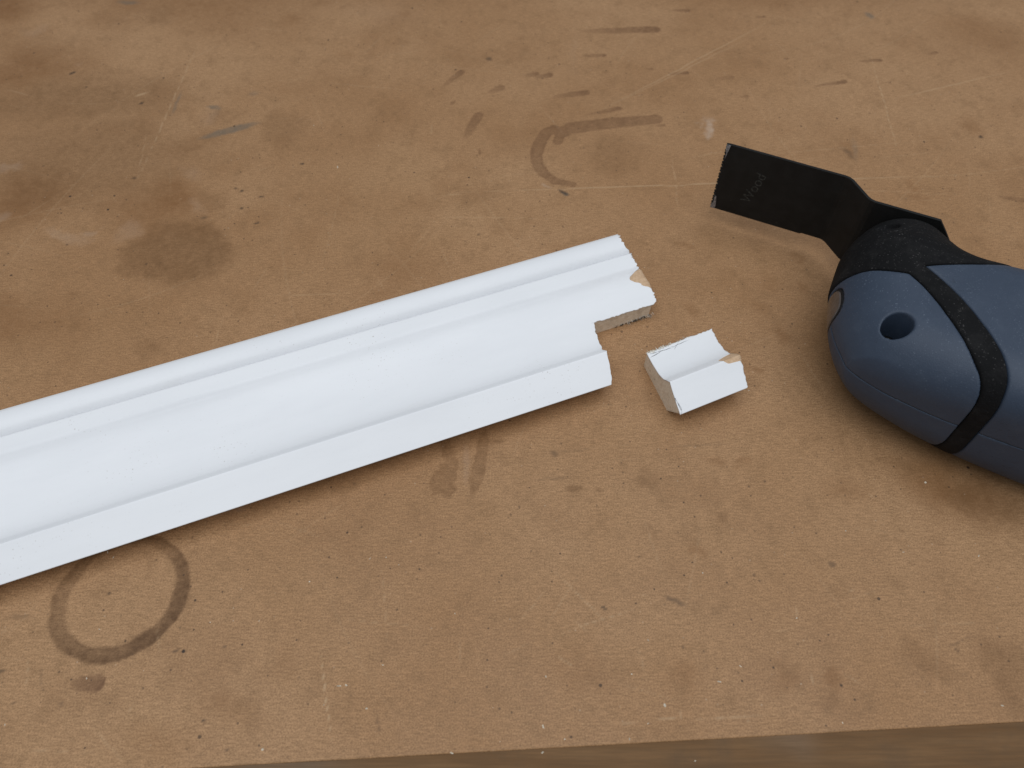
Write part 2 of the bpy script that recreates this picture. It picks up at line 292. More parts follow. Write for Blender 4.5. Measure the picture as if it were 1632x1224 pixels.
def bench_material():
    t = NT('worn_hardboard')
    flat = t.vm('MULTIPLY', t.pos, (1, 1, 0))
    acc = {}
    for nm, keys in (('wear_one', ('soft', 'd', 'p', 'k')), ('wear_two', ('w', 'g', 'l', 'ring'))):
        a = t.n.new('ShaderNodeAttribute'); a.attribute_name = nm
        sp_ = t.n.new('ShaderNodeSeparateColor'); t.l.new(a.outputs['Color'], sp_.inputs[0])
        for i, k in enumerate(keys): acc[k] = sp_.outputs[i] if i < 3 else a.outputs['Alpha']
    n1 = t.noise(flat, 6.5, 3, 0.6); n2 = t.noise(flat, 24, 5, 0.65); n3 = t.noise(flat, 110, 3, 0.65)
    fib = t.noise(t.mapping(flat, scale=(0.35, 1.6, 1)), 900, 3, 0.7)
    fine = t.noise(flat, 1900, 3, 0.75)
    base = t.mix(t.ramp(n1, 0.3, 0.7), (0.415, 0.221, 0.100), (0.520, 0.301, 0.152))
    base = t.mix(t.ramp(n2, 0.46, 0.72, 0, 0.40), base, (0.285, 0.134, 0.050))
    base = t.mix(t.ramp(n3, 0.48, 0.72, 0, 0.32), base, (0.235, 0.124, 0.052))
    base = t.mix(t.ramp(fib, 0.25, 0.75, 0, 0.55), base, (0.195, 0.105, 0.044))
    base = t.mix(t.ramp(fine, 0.3, 0.6, 0.6, 0.0), base, (0.14, 0.074, 0.032))
    base = t.mix(t.ramp(fine, 0.55, 0.8, 0, 0.40), base, (0.58, 0.41, 0.24))
    brk = t.ramp(t.noise(flat, 210, 4, 0.75), 0.25, 0.72, 0.55, 1.0)
    def M(k): return t.math('MULTIPLY', acc[k], brk)
    col = t.mix(M('soft'), base, (0.185, 0.078, 0.022))
    col = t.mix(M('d'), col, (0.130, 0.058, 0.017))
    col = t.mix(M('p'), col, (0.130, 0.058, 0.024))
    col = t.mix(M('ring'), col, (0.098, 0.044, 0.014))
    col = t.mix(M('w'), col, (0.50, 0.38, 0.29))
    col = t.mix(M('g'), col, (0.135, 0.115, 0.088))
    kb = t.ramp(fib, 0.3, 0.62, 0.55, 1.0)
    col = t.mix(t.math('MULTIPLY', acc['l'], kb), col, (0.60, 0.42, 0.25))
    col = t.mix(t.math('MULTIPLY', acc['k'], t.ramp(fine, 0.35, 0.6, 0.4, 1)), col, (0.03, 0.021, 0.015))
    clus = t.ramp(n2, 0.36, 0.60, 0.4, 1.0)
    for sc, lim, c, f in ((110, 0.085, (0.03, 0.018, 0.012), 0.95), (300, 0.15, (0.06, 0.034, 0.018), 0.85), (240, 0.09, (0.62, 0.50, 0.38), 0.35)):
        v = t.voro(t.vm('ADD', flat, (0.13 * sc, 0.07, 0)), sc)
        keep = t.ramp(t.vm('DOT_PRODUCT', v.outputs['Color'], (1, 0, 0)), 0.5, 0.8)
        m = t.math('MULTIPLY', t.ramp(v.outputs['Distance'], lim, lim * 0.45, 0, f), t.math('MULTIPLY', keep, clus))
        col = t.mix(m, col, c)
    h = t.math('ADD', t.math('MULTIPLY', fib, 0.6), t.math('MULTIPLY', fine, 0.6))
    h = t.math('SUBTRACT', h, t.math('MULTIPLY', acc['l'], 0.8))
    nb = t.bump(h, 0.45, 0.00018)
    rough = t.ramp(n2, 0.3, 0.7, 0.62, 0.5)
    return t.out(col, rough, nb, 0.32)

def edge_material():
    t = NT('grimy_timber')
    g = t.mapping(t.pos, rot=(0, 0, R(-2.94)), scale=(0.06, 1, 1))
    a = t.noise(g, 260, 5, 0.65); b = t.noise(t.pos, 38, 5, 0.65); c = t.noise(g, 1500, 3, 0.6)
    col = t.mix(t.ramp(a, 0.3, 0.7), (0.150, 0.080, 0.036), (0.200, 0.112, 0.053))
    col = t.mix(t.ramp(b, 0.5, 0.7, 0, 0.6), col, (0.13, 0.080, 0.045))
    col = t.mix(t.ramp(t.noise(t.pos, 14, 3), 0.5, 0.7, 0, 0.4), col, (0.22, 0.165, 0.12))
    col = t.mix(t.ramp(c, 0.35, 0.65, 0.3, 0), col, (0.10, 0.062, 0.034))
    return t.out(col, 0.75, t.bump(c, 0.4, 0.0002), 0.12)

# ------------------------------------------------------------------ other materials
def paint_material(kind):
    t = NT('white_primer_' + kind)
    o = t.obj                                           # object space, metres: x along, y across
    st = t.noise(t.mapping(o, scale=(0.05, 1, 1)), 900, 3, 0.6)
    soft = t.noise(t.mapping(o, scale=(0.25, 1, 1)), 60, 4, 0.6)
    col = t.mix(t.ramp(soft, 0.35, 0.7), (0.83, 0.835, 0.85), (0.80, 0.806, 0.822))
    dirt = t.ramp(t.noise(o, 22, 4, 0.6), 0.50, 0.70)
    for sc, lim, f in ((460, 0.16, 0.5), (1000, 0.26, 0.4), (200, 0.06, 0.7)):
        v = t.voro(o, sc)
        keep = t.ramp(t.vm('DOT_PRODUCT', v.outputs['Color'], (0, 1, 0)), 0.55, 0.85)
        m = t.math('MULTIPLY', t.ramp(v.outputs['Distance'], lim, lim * 0.4, 0, f), t.math('MULTIPLY', keep, t.ramp(dirt, 0, 1, 0.12, 1)))
        col = t.mix(m, col, (0.36, 0.31, 0.25))
    smear = t.ramp(t.noise(t.mapping(o, scale=(0.35, 1, 1)), 48, 5, 0.7), 0.60, 0.82, 0, 0.14)
    col = t.mix(smear, col, (0.60, 0.56, 0.50))
    if kind == 'offcut':                                # pencil setting-out lines
        wv = t.vm('ADD', o, t.vm('MULTIPLY', t.vm('SUBTRACT', t.noise(o, 260, 3, 0.6, True), (0.5, 0.5, 0.5)), (0.0012, 0.0012, 0)))
        flat = t.vm('MULTIPLY', wv, (1, 1, 0))
        brk = t.ramp(t.noise(o, 500, 2), 0.38, 0.5, 0.25, 1)
        for x, y, rx, ry, ang, f in ((8.5, 28.3, 8.5, 0.22, -3, 0.85), (6.5, 27.6, 4.0, 0.2, 9, 0.85), (17, 28.6, 6, 0.18, 1, 0.7),
                                     (0.75, 4.5, 6.5, 0.20, 95, 0.9), (1.15, 3.2, 4.0, 0.15, 98, 0.7), (2.0, 12.5, 2.5, 0.13, 100, 0.5), (1.0, 0.8, 1.3, 0.3, 60, 0.8), (15.5, 28.2, 3, .16, 35, .5)):
            col = t.mix(t.math('MULTIPLY', t.blob(flat, x * MM, y * MM, rx * MM, ry * MM, ang, f, 0.7), brk), col, (0.07, 0.068, 0.075))
    h = t.math('ADD', t.math('MULTIPLY', st, 0.7), t.math('MULTIPLY', t.noise(o, 1600, 3, 0.6), 0.3))
    nb = t.bump(h, 0.12, 0.0001)
    return t.out(col, t.ramp(soft, 0.3, 0.7, 0.48, 0.6), nb, 0.35)

def core_material():
    t = NT('cut_fibreboard')
    o = t.obj
    f = t.noise(t.mapping(o, scale=(0.5, 1, 0.6)), 1400, 4, 0.7)
    n = t.noise(o, 240, 4, 0.65)
    col = t.mix(t.ramp(f, 0.3, 0.7), (0.66, 0.54, 0.40), (0.80, 0.69, 0.55))
    col = t.mix(t.ramp(n, 0.5, 0.75, 0, 0.45), col, (0.36, 0.25, 0.16))
    grime = t.ramp(t.noise(t.mapping(o, scale=(1.3, 1, 1)), 420, 4, 0.75), 0.66, 0.74, 0, 0.8)
    col = t.mix(grime, col, (0.07, 0.055, 0.045))
    return t.out(col, 0.85, t.bump(t.math('ADD', f, n), 0.6, 0.0003), 0.15)

def bare_material():
    t = NT('torn_fibreboard_face')
    f = t.noise(t.obj, 900, 4, 0.7)
    col = t.mix(t.ramp(f, 0.3, 0.7), (0.54, 0.36, 0.225), (0.66, 0.47, 0.31))
    return t.out(col, 0.9, t.bump(f, 0.5, 0.0003), 0.1)

def plastic_material(name, lo, hi, rough, dust, dustcol, pits, spec=0.38):
    t = NT(name)
    o = t.obj
    n = t.noise(o, 35, 4, 0.6)
    col = t.mix(t.ramp(n, 0.3, 0.7), lo, hi)
    film = t.ramp(t.noise(o, 130, 5, 0.7), 0.45, 0.8, 0, dust * 0.10)
    col = t.mix(film, col, dustcol)
    nz = t.n.new('ShaderNodeSeparateXYZ'); t.l.new(t.n.new('ShaderNodeNewGeometry').outputs['Normal'], nz.inputs[0])
    up = t.ramp(nz.outputs[2], -0.1, 0.8, 0.15, 1.0)
    patch = t.ramp(t.noise(o, 48, 3), 0.35, 0.7, 0.25, 1.0)
    for sc, lim, f in ((1300, 0.34, 0.5), (650, 0.20, 0.75), (300, 0.10, 0.85)):
        v = t.voro(o, sc)
        keep = t.ramp(t.vm('DOT_PRODUCT', v.outputs['Color'], (0, 0, 1)), 0.50, 0.85)
        m = t.math('MULTIPLY', t.math('MULTIPLY', t.ramp(v.outputs['Distance'], lim, lim * 0.4, 0, f * dust), t.math('MULTIPLY', keep, patch)), up)
        col = t.mix(m, col, dustcol)
    # short dark scuffs
    sc_ = t.noise(t.mapping(o, rot=(0, 0, R(-12)), scale=(0.35, 1.5, 1)), 520, 3, 0.6)
    scm = t.math('MULTIPLY', t.ramp(t.math('ABSOLUTE', t.math('SUBTRACT', sc_, 0.60)), 0.012, 0.0, 0, 0.75), t.ramp(t.noise(o, 60, 3), 0.52, 0.66))
    col = t.mix(scm, col, tuple(c * 0.25 for c in lo))
    tex = t.noise(o, 2300, 3, 0.6)
    h = t.math('ADD', t.math('MULTIPLY', tex, 1.0), t.math('MULTIPLY', t.noise(o, 700, 3, 0.6), pits))
    return t.out(col, rough, t.bump(h, 0.35, 0.00016 + 0.0001 * pits), spec)

def blade_material():
    t = NT('black_oxide_steel')
    o = t.obj
    col = t.mix(t.ramp(t.noise(o, 160, 4, 0.6), 0.3, 0.7), (0.0075, 0.0075, 0.007), (0.012, 0.012, 0.0115))
    # worn remains of printing
    flat = t.vm('MULTIPLY', o, (1, 0, 1))
    zs = None
    for x, z, rx, rz in ((28, 4.0, 3.6, 10), (33, 2.0, 2.2, 8), (25.5, 5, 1.6, 7.5)):
        p = t.mapping(flat, (x * MM, 0, z * MM), (0, 0, 0), (rx * MM, 1, rz * MM), tex=True)
        m = t.ramp(t.vm('LENGTH', p), 1.0, 0.7)
        zs = m if zs is None else t.math('MAXIMUM', zs, m)
    marks = t.ramp(t.noise(t.mapping(o, scale=(1.0, 1, 0.8)), 900, 3, 0.7), 0.58, 0.68, 0, 0.35)
    col = t.mix(t.math('MULTIPLY', zs, marks), col, (0.045, 0.043, 0.04))
    v = t.voro(o, 420)
    col = t.mix(t.ramp(v.outputs['Distance'], 0.06, 0.02, 0, 0.3), col, (0.12, 0.11, 0.10))
    rub = t.ramp(t.noise(o, 70, 4, 0.65), 0.6, 0.8, 0, 0.25)
    col = t.mix(rub, col, (0.03, 0.028, 0.026))
    return t.out(col, 0.62, t.bump(t.noise(o, 1800, 3, 0.6), 0.2, 0.0001), 0.22)

def simple(name, col, rough, spec=0.4, metal=0.0, nsc=900, namp=0.25):
    t = NT(name)
    n = t.noise(t.obj, nsc, 4, 0.65)
    c = t.mix(t.ramp(n, 0.3, 0.7), tuple(x * (1 - namp) for x in col), tuple(min(1, x * (1 + namp)) for x in col))
    return t.out(c, rough, t.bump(n, 0.25, 0.0001), spec, metal)

M_bench = bench_material(); M_edge = edge_material()
M_paint = paint_material('cornice'); M_paint2 = paint_material('offcut')
M_core = core_material(); M_bare = bare_material()
M_blue = plastic_material('slate_blue_plastic', (0.032, 0.047, 0.075), (0.035, 0.051, 0.081), 0.54, 0.55, (0.20, 0.24, 0.30), 0.5)
M_black = plastic_material('black_rubber', (0.0045, 0.0045, 0.005), (0.0065, 0.0065, 0.007), 0.8, 0.62, (0.17, 0.16, 0.155), 2.6, 0.15)
M_blade = blade_material()
M_steel = simple('bare_steel_teeth', (0.27, 0.28, 0.30), 0.5, 0.5, 0.6, 1500, 0.45)
M_print = simple('faded_grey_print', (0.037, 0.036, 0.032), 0.8, 0.2, 0, 1200, 0.7)
M_lens = simple('smoky_clear_plastic', (0.085, 0.068, 0.060), 0.22, 0.5, 0, 300, 0.2)
M_gasket = simple('black_gasket', (0.006, 0.006, 0.007), 0.6, 0.3)
M_screw = simple('blackened_screw', (0.012, 0.012, 0.012), 0.45, 0.5, 0.5)
M_chip = simple('pale_wood_chips', (0.66, 0.58, 0.46), 0.85, 0.15, 0, 600, 0.3)
M_burr = simple('torn_paint_fibres', (0.70, 0.66, 0.58), 0.85, 0.15, 0, 700, 0.35)

# ------------------------------------------------------------------ the bench
EA = R(2.94)
ed, en = np.array([math.cos(EA), math.sin(EA)]), np.array([-math.sin(EA), math.cos(EA)])
E0 = np.array([-92.6, 41.0])
def slab(name, pts, z0, z1, mat, parent=None):
    n = len(pts)
    v = [(x * MM, y * MM, z1 * MM) for x, y in pts] + [(x * MM, y * MM, z0 * MM) for x, y in pts]
    f = [tuple(range(n)), tuple(range(2 * n - 1, n - 1, -1))] + [(i, n + i, n + (i + 1) % n, (i + 1) % n) for i in range(n)]
    o = mesh_obj(name, v, f, mat, parent, smooth=False)
    return recalc(o)
def along(l, w): p = E0 + ed * l + en * w; return (p[0], p[1])
# top sheet: a fine grid where the marks are, coarse beyond
GS = 0.65
gl_ = np.concatenate([[-900, -700, -500], np.arange(-230, 395, GS), [600, 760, 936]])
gw_ = np.concatenate([[0.0], np.arange(0.4, 415, GS), [520, 700, 1000]])
Lg, Wg = np.meshgrid(gl_, gw_, indexing='ij')
fr = np.interp(gl_, np.arange(-900, 940, 9.0), np.random.RandomState(3).uniform(-0.03, 0.03, len(np.arange(-900, 940, 9.0))))
Wj = Wg.copy(); Wj[:, 0] += fr
Xg = E0[0] + ed[0] * Lg + en[0] * Wj; Yg = E0[1] + ed[1] * Lg + en[1] * Wj
NL, NW = Lg.shape
Zg = np.zeros_like(Xg); Zg[:, 0] = -0.12
V = np.stack([Xg, Yg, Zg], -1).reshape(-1, 3) * MM
ii, jj = np.meshgrid(np.arange(NL - 1), np.arange(NW - 1), indexing='ij')
Q = np.stack([ii * NW + jj, (ii + 1) * NW + jj, (ii + 1) * NW + jj + 1, ii * NW + jj + 1], -1).reshape(-1, 4)
n0 = len(V)                                               # front face of the sheet, 4 mm deep
low = V.reshape(NL, NW, 3)[:, 0].copy(); low[:, 2] = -4.0 * MM
V = np.vstack([V, low])
k = np.arange(NL - 1)
Q = np.vstack([Q, np.stack([n0 + k, n0 + k + 1, (k + 1) * NW, k * NW], -1)])
me = bpy.data.meshes.new('workbench_top')
me.vertices.add(len(V)); me.vertices.foreach_set('co', V.ravel().astype(np.float32))
me.loops.add(Q.size); me.loops.foreach_set('vertex_index', Q.ravel().astype(np.int32))
me.polygons.add(len(Q)); me.polygons.foreach_set('loop_start', (np.arange(len(Q)) * 4).astype(np.int32))
me.update(calc_edges=True)
sf = stain_fields(Xg, Yg)
for nm, keys in (('wear_one', ('soft', 'd', 'p', 'k')), ('wear_two', ('w', 'g', 'l', 'ring'))):
    at_ = me.attributes.new(nm, 'FLOAT_COLOR', 'POINT')
    a = np.zeros((len(V), 4), np.float32); a[:n0] = np.stack([np.clip(sf[k_], 0, 1) for k_ in keys], -1).reshape(-1, 4)
    at_.data.foreach_set('color', a.ravel())
me.materials.append(M_bench)
bench = bpy.data.objects.new('workbench_top', me); C.objects.link(bench)
tag(bench, 'brown stained hardboard workbench top, scratched, with a dark can ring', 'workbench', kind='structure')
edge = slab('edge_board', [along(-900, -0.04), along(-900, -90), along(936, -90), along(936, -0.04)], -30.0, -0.14, M_edge, bench)
edge['label'] = 'grimy grey brown timber strip along the near edge'
bv = edge.modifiers.new('bevel', 'BEVEL'); bv.width = 0.00005; bv.segments = 1
base_board = slab('base_board', [along(-900, 0.1), along(936, 0.1), along(936, 1000), along(-900, 1000)], -30.0, -4.05, M_edge, bench)

# ------------------------------------------------------------------ painted cornice moulding
def smooth_noise(seed, n, amp, oct_=((1, 1.0), (3, 0.5), (9, 0.3))):
    """1D value noise sampled n times, built from a seeded random walk of octaves"""
    g = np.random.RandomState(seed); x = np.linspace(0, 1, n); out = np.zeros(n)
    for f, a in oct_:
        k = max(4, int(n * f / 40)); pts = g.uniform(-1, 1, k + 2)
        out += a * np.interp(x * k, np.arange(k + 2), pts)
    return out * amp

KEY = [(0.0, 8.8), (5.5, 11.55), (10.8, 14.2), (11.1, 14.25), (11.6, 13.85), (13.0, 12.6), (15.0, 10.7), (17.5, 9.3), (20.5, 8.4), (24.0, 8.0), (28.0, 7.9),
       (32.0, 8.05), (36.0, 8.4), (40.0, 9.2), (42.0, 9.95), (44.0, 11.05), (45.6, 12.35), (46.4, 13.1), (47.0, 13.4), (49.5, 13.8), (52.6, 14.3), (53.3, 14.1), (53.7, 11.6), (54.3, 11.4),
       (54.6, 12.5), (55.2, 13.5), (56.3, 14.6), (57.8, 15.3), (60.0, 15.75), (62.0, 15.55), (64.0, 14.8), (65.6, 13.4), (66.6, 11.6), (67.0, 10.0), (66.9, 9.2)]
ku, kz = np.array(KEY).T
def rounded(lo, hi, step=0.3):
    """replace the straight runs between lo and hi by a smooth curve through the same points"""
    global ku, kz
    m = (ku >= lo - 1e-6) & (ku <= hi + 1e-6)
    x, y = ku[m], kz[m]
    sl = np.gradient(y, x)
    xs = np.arange(x[0], x[-1], step); i = np.clip(np.searchsorted(x, xs, 'right') - 1, 0, len(x) - 2)
    h = x[i + 1] - x[i]; t_ = (xs - x[i]) / h
    ys = (2 * t_ ** 3 - 3 * t_ ** 2 + 1) * y[i] + (t_ ** 3 - 2 * t_ ** 2 + t_) * h * sl[i] + (-2 * t_ ** 3 + 3 * t_ ** 2) * y[i + 1] + (t_ ** 3 - t_ ** 2) * h * sl[i + 1]
    j0 = int(np.argmax(m)); j1 = j0 + int(m.sum())
    ku = np.concatenate([ku[:j0], xs, ku[j1 - 1:]]); kz = np.concatenate([kz[:j0], ys, kz[j1 - 1:]])
rounded(11.6, 45.6); rounded(54.3, 66.6)
def z_of(u):
    return np.interp(u, ku[:-1], kz[:-1])
def section(u_lo, u_hi):
    """u samples, dense where the profile turns"""
    us = [u_lo]
    while us[-1] < u_hi - 1e-6:
        u = us[-1]
        st = 0.25 if (9.5 < u < 13 or 44.8 < u < 55.5 or u > 62 or u < 0.8) else 0.45
        us.append(min(u_hi, u + st))
    us = np.array(us)
    for k_ in [q[0] for q in KEY if u_lo + 0.05 < q[0] < u_hi - 0.05]:      # land exactly on the arrises
        i_ = int(np.argmin(np.abs(us - k_)))
        if 0 < i_ < len(us) - 1: us[i_] = k_
    return np.unique(us)
def smooth_z(u):
    w = np.array([-0.12, -0.06, 0, 0.06, 0.12]); k = np.array([1, 3, 4, 3, 1.]) / 12
    return sum(kk * z_of(np.clip(u + ww, 0, 67)) for kk, ww in zip(k, w))

def skin(name, us, l_start, l_end, cols, mat, parent, seed, lo_edge=None, hi_edge=None, lip=True):
    """painted face: rows across the profile, columns along it; l_start / l_end are arrays per row.
       cols is a list of fractions or absolute positions mapped onto each row"""
    nu = len(us); V = []; F = []
    zz = smooth_z(us)
    g = np.random.RandomState(seed)
    nl = len(cols)
    lipn = smooth_noise(seed + 5, nl, 0.09, ((1, 1), (4, 0.6), (12, 0.5)))
    lipn += 0.5 * np.clip(smooth_noise(seed + 6, nl, 1.0, ((6, 1),)) - 0.72, 0, 1)
    for i in range(nu):
        for j in range(nl):
            c = cols[j]
            l = c if l_start is None and c < l_end[i] - 0.001 else None
            if l_start is not None:
                l = l_start[i] + (l_end[i] - l_start[i]) * c
            elif l is None:
                l = l_end[i]
            u = us[i]; z = zz[i]
            if lip and 45.2 < u < 46.8: u = u + lipn[j]
            if lo_edge is not None and i == 0: u = u + lo_edge(l)
            if hi_edge is not None and i == nu - 1: u = u + hi_edge(l)
            V.append((l * MM, u * MM, z * MM))
    for i in range(nu - 1):
        for j in range(nl - 1):
            a, b, c, d = i * nl + j, i * nl + j + 1, (i + 1) * nl + j + 1, (i + 1) * nl + j
            q = []
            for k in (a, b, c, d):
                if not q or all((V[k][0] - V[m][0]) ** 2 + (V[k][1] - V[m][1]) ** 2 > 1e-13 for m in q): q.append(k)
            if len(q) >= 3: F.append(tuple(q))
    return V, F

def add_skin(name, parts, mat, parent):
    V = []; F = []
    for v, f in parts:
        o_ = len(V); V += v; F += [tuple(i + o_ for i in q) for q in f]
    ob = mesh_obj(name, V, F, mat, parent)
    bm = bmesh.new(); bm.from_mesh(ob.data)
    bmesh.ops.remove_doubles(bm, verts=bm.verts, dist=2e-6)
    bmesh.ops.recalc_face_normals(bm, faces=bm.faces)
    if sum(f.normal.z for f in bm.faces) < 0: bmesh.ops.reverse_faces(bm, faces=bm.faces)
    bm.to_mesh(ob.data); bm.free()
    ob.data.polygons.foreach_set('use_smooth', [True] * len(ob.data.polygons))
    ob.data.set_sharp_from_angle(angle=R(22))
    s = ob.modifiers.new('thickness', 'SOLIDIFY'); s.thickness = 0.00028; s.offset = -1
    return ob

def core(name, pieces, mat, parent, ends):
    """solid fibreboard: each piece = list of (u, z) polygon + start/end functions of (u, z)"""
    V = []; F = []
    for poly, l0, l1, nseg in pieces:
        n = len(poly); o_ = len(V)
        for k in range(nseg + 1):
            t_ = k / nseg
            for u, z in poly:
                a, b = l0(u, z), l1(u, z)
                V.append(((a + (b - a) * t_) * MM, u * MM, z * MM))
        for k in range(nseg):
            for i in range(n):
                a = o_ + k * n + i; b = o_ + k * n + (i + 1) % n
                F.append((a, b, b + n, a + n))
        F.append(tuple(range(o_, o_ + n))); F.append(tuple(range(o_ + nseg * n + n - 1, o_ + nseg * n - 1, -1)))
    ob = mesh_obj(name, V, F, mat, parent, smooth=False)
    return recalc(ob)

ANG = R(21.24)
d2v = np.array([math.cos(ANG), math.sin(ANG)]); n2v = np.array([-math.sin(ANG), math.cos(ANG)])
U0 = 143.83
org = n2v * U0
corn = empty('cornice_moulding', (org[0] * MM, org[1] * MM, 0), ANG)
tag(corn, 'long white painted cornice moulding with a notch cut from its end', 'moulding', kind='thing')
CUT = 30.0
L0 = -420.0
# rows below the notch line end at the notch, the others at the sawn end
usA = section(0.0, CUT); usB = section(CUT, 66.95)
nzA = smooth_noise(11, len(usA), 0.38, ((2, 0.6), (8, 0.8), (20, 0.6)))
endA = np.interp(usA, [0, 0.8, 6, 11, 13, 15, 23, 30], [95.7, 96.0, 97.0, 98.0, 98.0, 98.4, 100.3, 101.6]) + nzA
nzB = smooth_noise(12, len(usB), 0.62, ((2, 0.4), (10, 0.9), (26, 1.0)))
endB = np.interp(usB, [30, 31, 33, 34.5, 37.3, 38.2, 38.8, 40.0, 41.8, 43.0, 44.2, 45.0, 45.6, 46.4, 50, 52.5, 54, 55, 59, 62, 66, 67],
                 [128.2, 129.7, 130.0, 130.8, 130.5, 129.6, 128.8, 127.0, 125.6, 124.4, 124.6, 126.4, 128.6, 128.4, 128.2, 128.8, 129.4, 128.4, 127.2, 127.4, 128.5, 128.6]) + nzB
lcols = list(np.arange(L0, -165, 15.0)) + list(np.arange(-165, 84, 1.6)) + list(np.arange(84, 132.5, 0.35))
gl = np.random.RandomState(4)
edge_tab = smooth_noise(21, 200, 0.30, ((3, 0.6), (12, 0.8), (30, 0.6)))
def lo_edge(l):
    return 0.0 if l < 101.0 else float(np.interp(l, np.linspace(100, 132, 200), edge_tab)) - 0.1
def hi_edge(l): return 0.0
A = skin('a', usA, None, endA, lcols, None, None, 31)
B = skin('b', usB, None, endB, lcols, None, None, 31, lo_edge=lo_edge)
paint = add_skin('paint_layer', [A, B], M_paint, corn)
def core_poly(u_lo, u_hi, drop=0.22):
    us = section(u_lo, u_hi)
    top = [(float(u), float(min(z_of(u), z_of(min(u + 0.7, 66.9)), z_of(max(u - 0.7, 0.4)))) - drop - (0.35 if 44 < u < 55 else 0)) for u in us]
    if u_lo == 0.0: top[0] = (0.45, 8.6); top[1] = (0.6, 8.9)
    low = []
    if u_hi > 60: top[-1] = (66.6, 9.4); low += [(61.0, 0.15), (60.4, 0.0)]
    else: low += [(u_hi, 0.0)]
    if u_lo == 0.0: low += [(8.4, 0.0), (7.8, 0.15)]
    else: low += [(u_lo, 0.0)]
    return top + low
ecoreA = lambda u, z: float(np.interp(u, [0, 6, 11, 15, 23, 30], [95.4, 96.7, 97.6, 98.2, 100.0, 101.3])) - 0.4 + 0.05 * z
ecoreB = lambda u, z: float(np.interp(u, [30, 34, 37.5, 40, 45, 46.5, 52, 55, 59, 66], [127.6, 129.8, 131.0, 131.2, 129.9, 128.0, 128.1, 128.2, 127.0, 128.0])) - 0.35 - 0.05 * (9 - z)
coreo = core('core', [(core_poly(0.0, CUT + 0.0), lambda u, z: L0 + 0.5, ecoreA, 1), (core_poly(CUT + 0.25, 66.95), lambda u, z: L0 + 0.5, ecoreB, 1)], M_core, corn, None)
coreo['label'] = 'bare tan fibreboard showing at the cuts'

# torn face where the paint came away at the sawn end
def torn(name, us, l0f, l1f, parent, zoff):
    V = []; F = []; n = 7
    for i, u in enumerate(us):
        for k in range(n):
            l = l0f(u) + (l1f(u) - l0f(u)) * k / (n - 1)
            V.append((l * MM, u * MM, (float(smooth_z(np.array([u]))[0]) + zoff + 0.06 * math.sin(7 * u + 3 * k)) * MM))
    for i in range(len(us) - 1):
        for k in range(n - 1):
            a = i * n + k; F.append((a, a + 1, a + n + 1, a + n))
    o = mesh_obj(name, V, F, M_bare, parent)
    if o.data.polygons[0].normal.z < 0: o.data.flip_normals()
    s = o.modifiers.new('thickness', 'SOLIDIFY'); s.thickness = 0.0002; s.offset = -1
    return o
torn('torn_patch', np.arange(37.0, 46.3, 0.4), lambda u: 123.5, lambda u: ecoreB(u, 9) + 0.12, corn, -0.20)

def fibres(name, spots, parent, mat, seed):
    """ragged fibres and flakes: tiny bent slivers joined in one part"""
    g = random.Random(seed); V = []; F = []
    for (x, y, z), (dx, dy, dz), ln, w in spots:
        n0 = len(V); px, py = -dy, dx
        m = math.hypot(px, py) or 1; px /= m; py /= m
        for k, t_ in enumerate((0, 0.5, 1.0)):
            ww = w * (1 - 0.75 * t_); bend = ln * 0.18 * math.sin(t_ * 3) * g.uniform(-1, 1)
            cx, cy, cz = x + dx * ln * t_ + px * bend, y + dy * ln * t_ + py * bend, z + dz * ln * t_
            V += [((cx - px * ww) * MM, (cy - py * ww) * MM, cz * MM), ((cx + px * ww) * MM, (cy + py * ww) * MM, cz * MM), (cx * MM, cy * MM, (cz + w) * MM)]
        for k in range(2):
            a = n0 + 3 * k
            F += [(a, a + 1, a + 4, a + 3), (a + 1, a + 2, a + 5, a + 4), (a + 2, a, a + 3, a + 5)]
        F += [(n0, n0 + 2, n0 + 1), (n0 + 6, n0 + 7, n0 + 8)]
    return mesh_obj(name, V, F, mat, parent, smooth=False)
g = random.Random(8)
sp = []
for i in range(70):                                         # along the sawn end
    u = g.uniform(31, 66); l = float(np.interp(u, usB, endB))
    if 37.5 < u < 45: continue
    sp.append(((l - 0.5, u, z_of(u) - 0.15 - g.uniform(0, 0.5)), (g.uniform(0.4, 1), g.uniform(-.6, .6), g.uniform(-.4, .2)), g.uniform(0.5, 1.3), g.uniform(0.06, 0.16)))
for i in range(40):                                         # lower lip of the notch wall
    l = 129 - abs(g.gauss(0, 9)); l = max(l, 103)
    sp.append(((l, CUT + 0.3, g.uniform(0.3, 2.2)), (g.uniform(-.3, .3), -1, g.uniform(-.5, .1)), g.uniform(0.5, 1.5), g.uniform(0.06, 0.15)))
fibres('torn_fibres', sp, corn, M_burr, 5)
# dark ragged underside of the notch wall, where the cut broke out
sp = []
for i in range(34):
    l = g.uniform(112, 129)
    k = (l - 112) / 17
    sp.append(((l, CUT + 0.1, 0.25 + g.uniform(0, 1.6 * k)), (g.uniform(.2, .9), -0.25, g.uniform(-.1, .5)), g.uniform(0.5, 1.6), g.uniform(0.1, 0.26)))
fibres('dark_breakout', sp, corn, simple('scorched_fibre', (0.035, 0.022, 0.014), 0.9, 0.1), 6)
# curl of fibre in the notch corner
V = []; F = []
for i in range(22):
    a = i / 21 * 5.6; rr = 0.75 - 0.018 * i
    for j in range(6):
        b = j / 6 * 2 * math.pi; tr = 0.12
        V.append(((102.6 + (rr + tr * math.cos(b)) * math.cos(a)) * MM, (27.7 + (rr + tr * math.cos(b)) * math.sin(a)) * MM, (0.35 + tr * math.sin(b) + 0.03 * i) * MM))
for i in range(21):
    for j in range(6): F.append((i * 6 + j, i * 6 + (j + 1) % 6, (i + 1) * 6 + (j + 1) % 6, (i + 1) * 6 + j))
mesh_obj('fibre_curl', V, F, M_burr, corn)

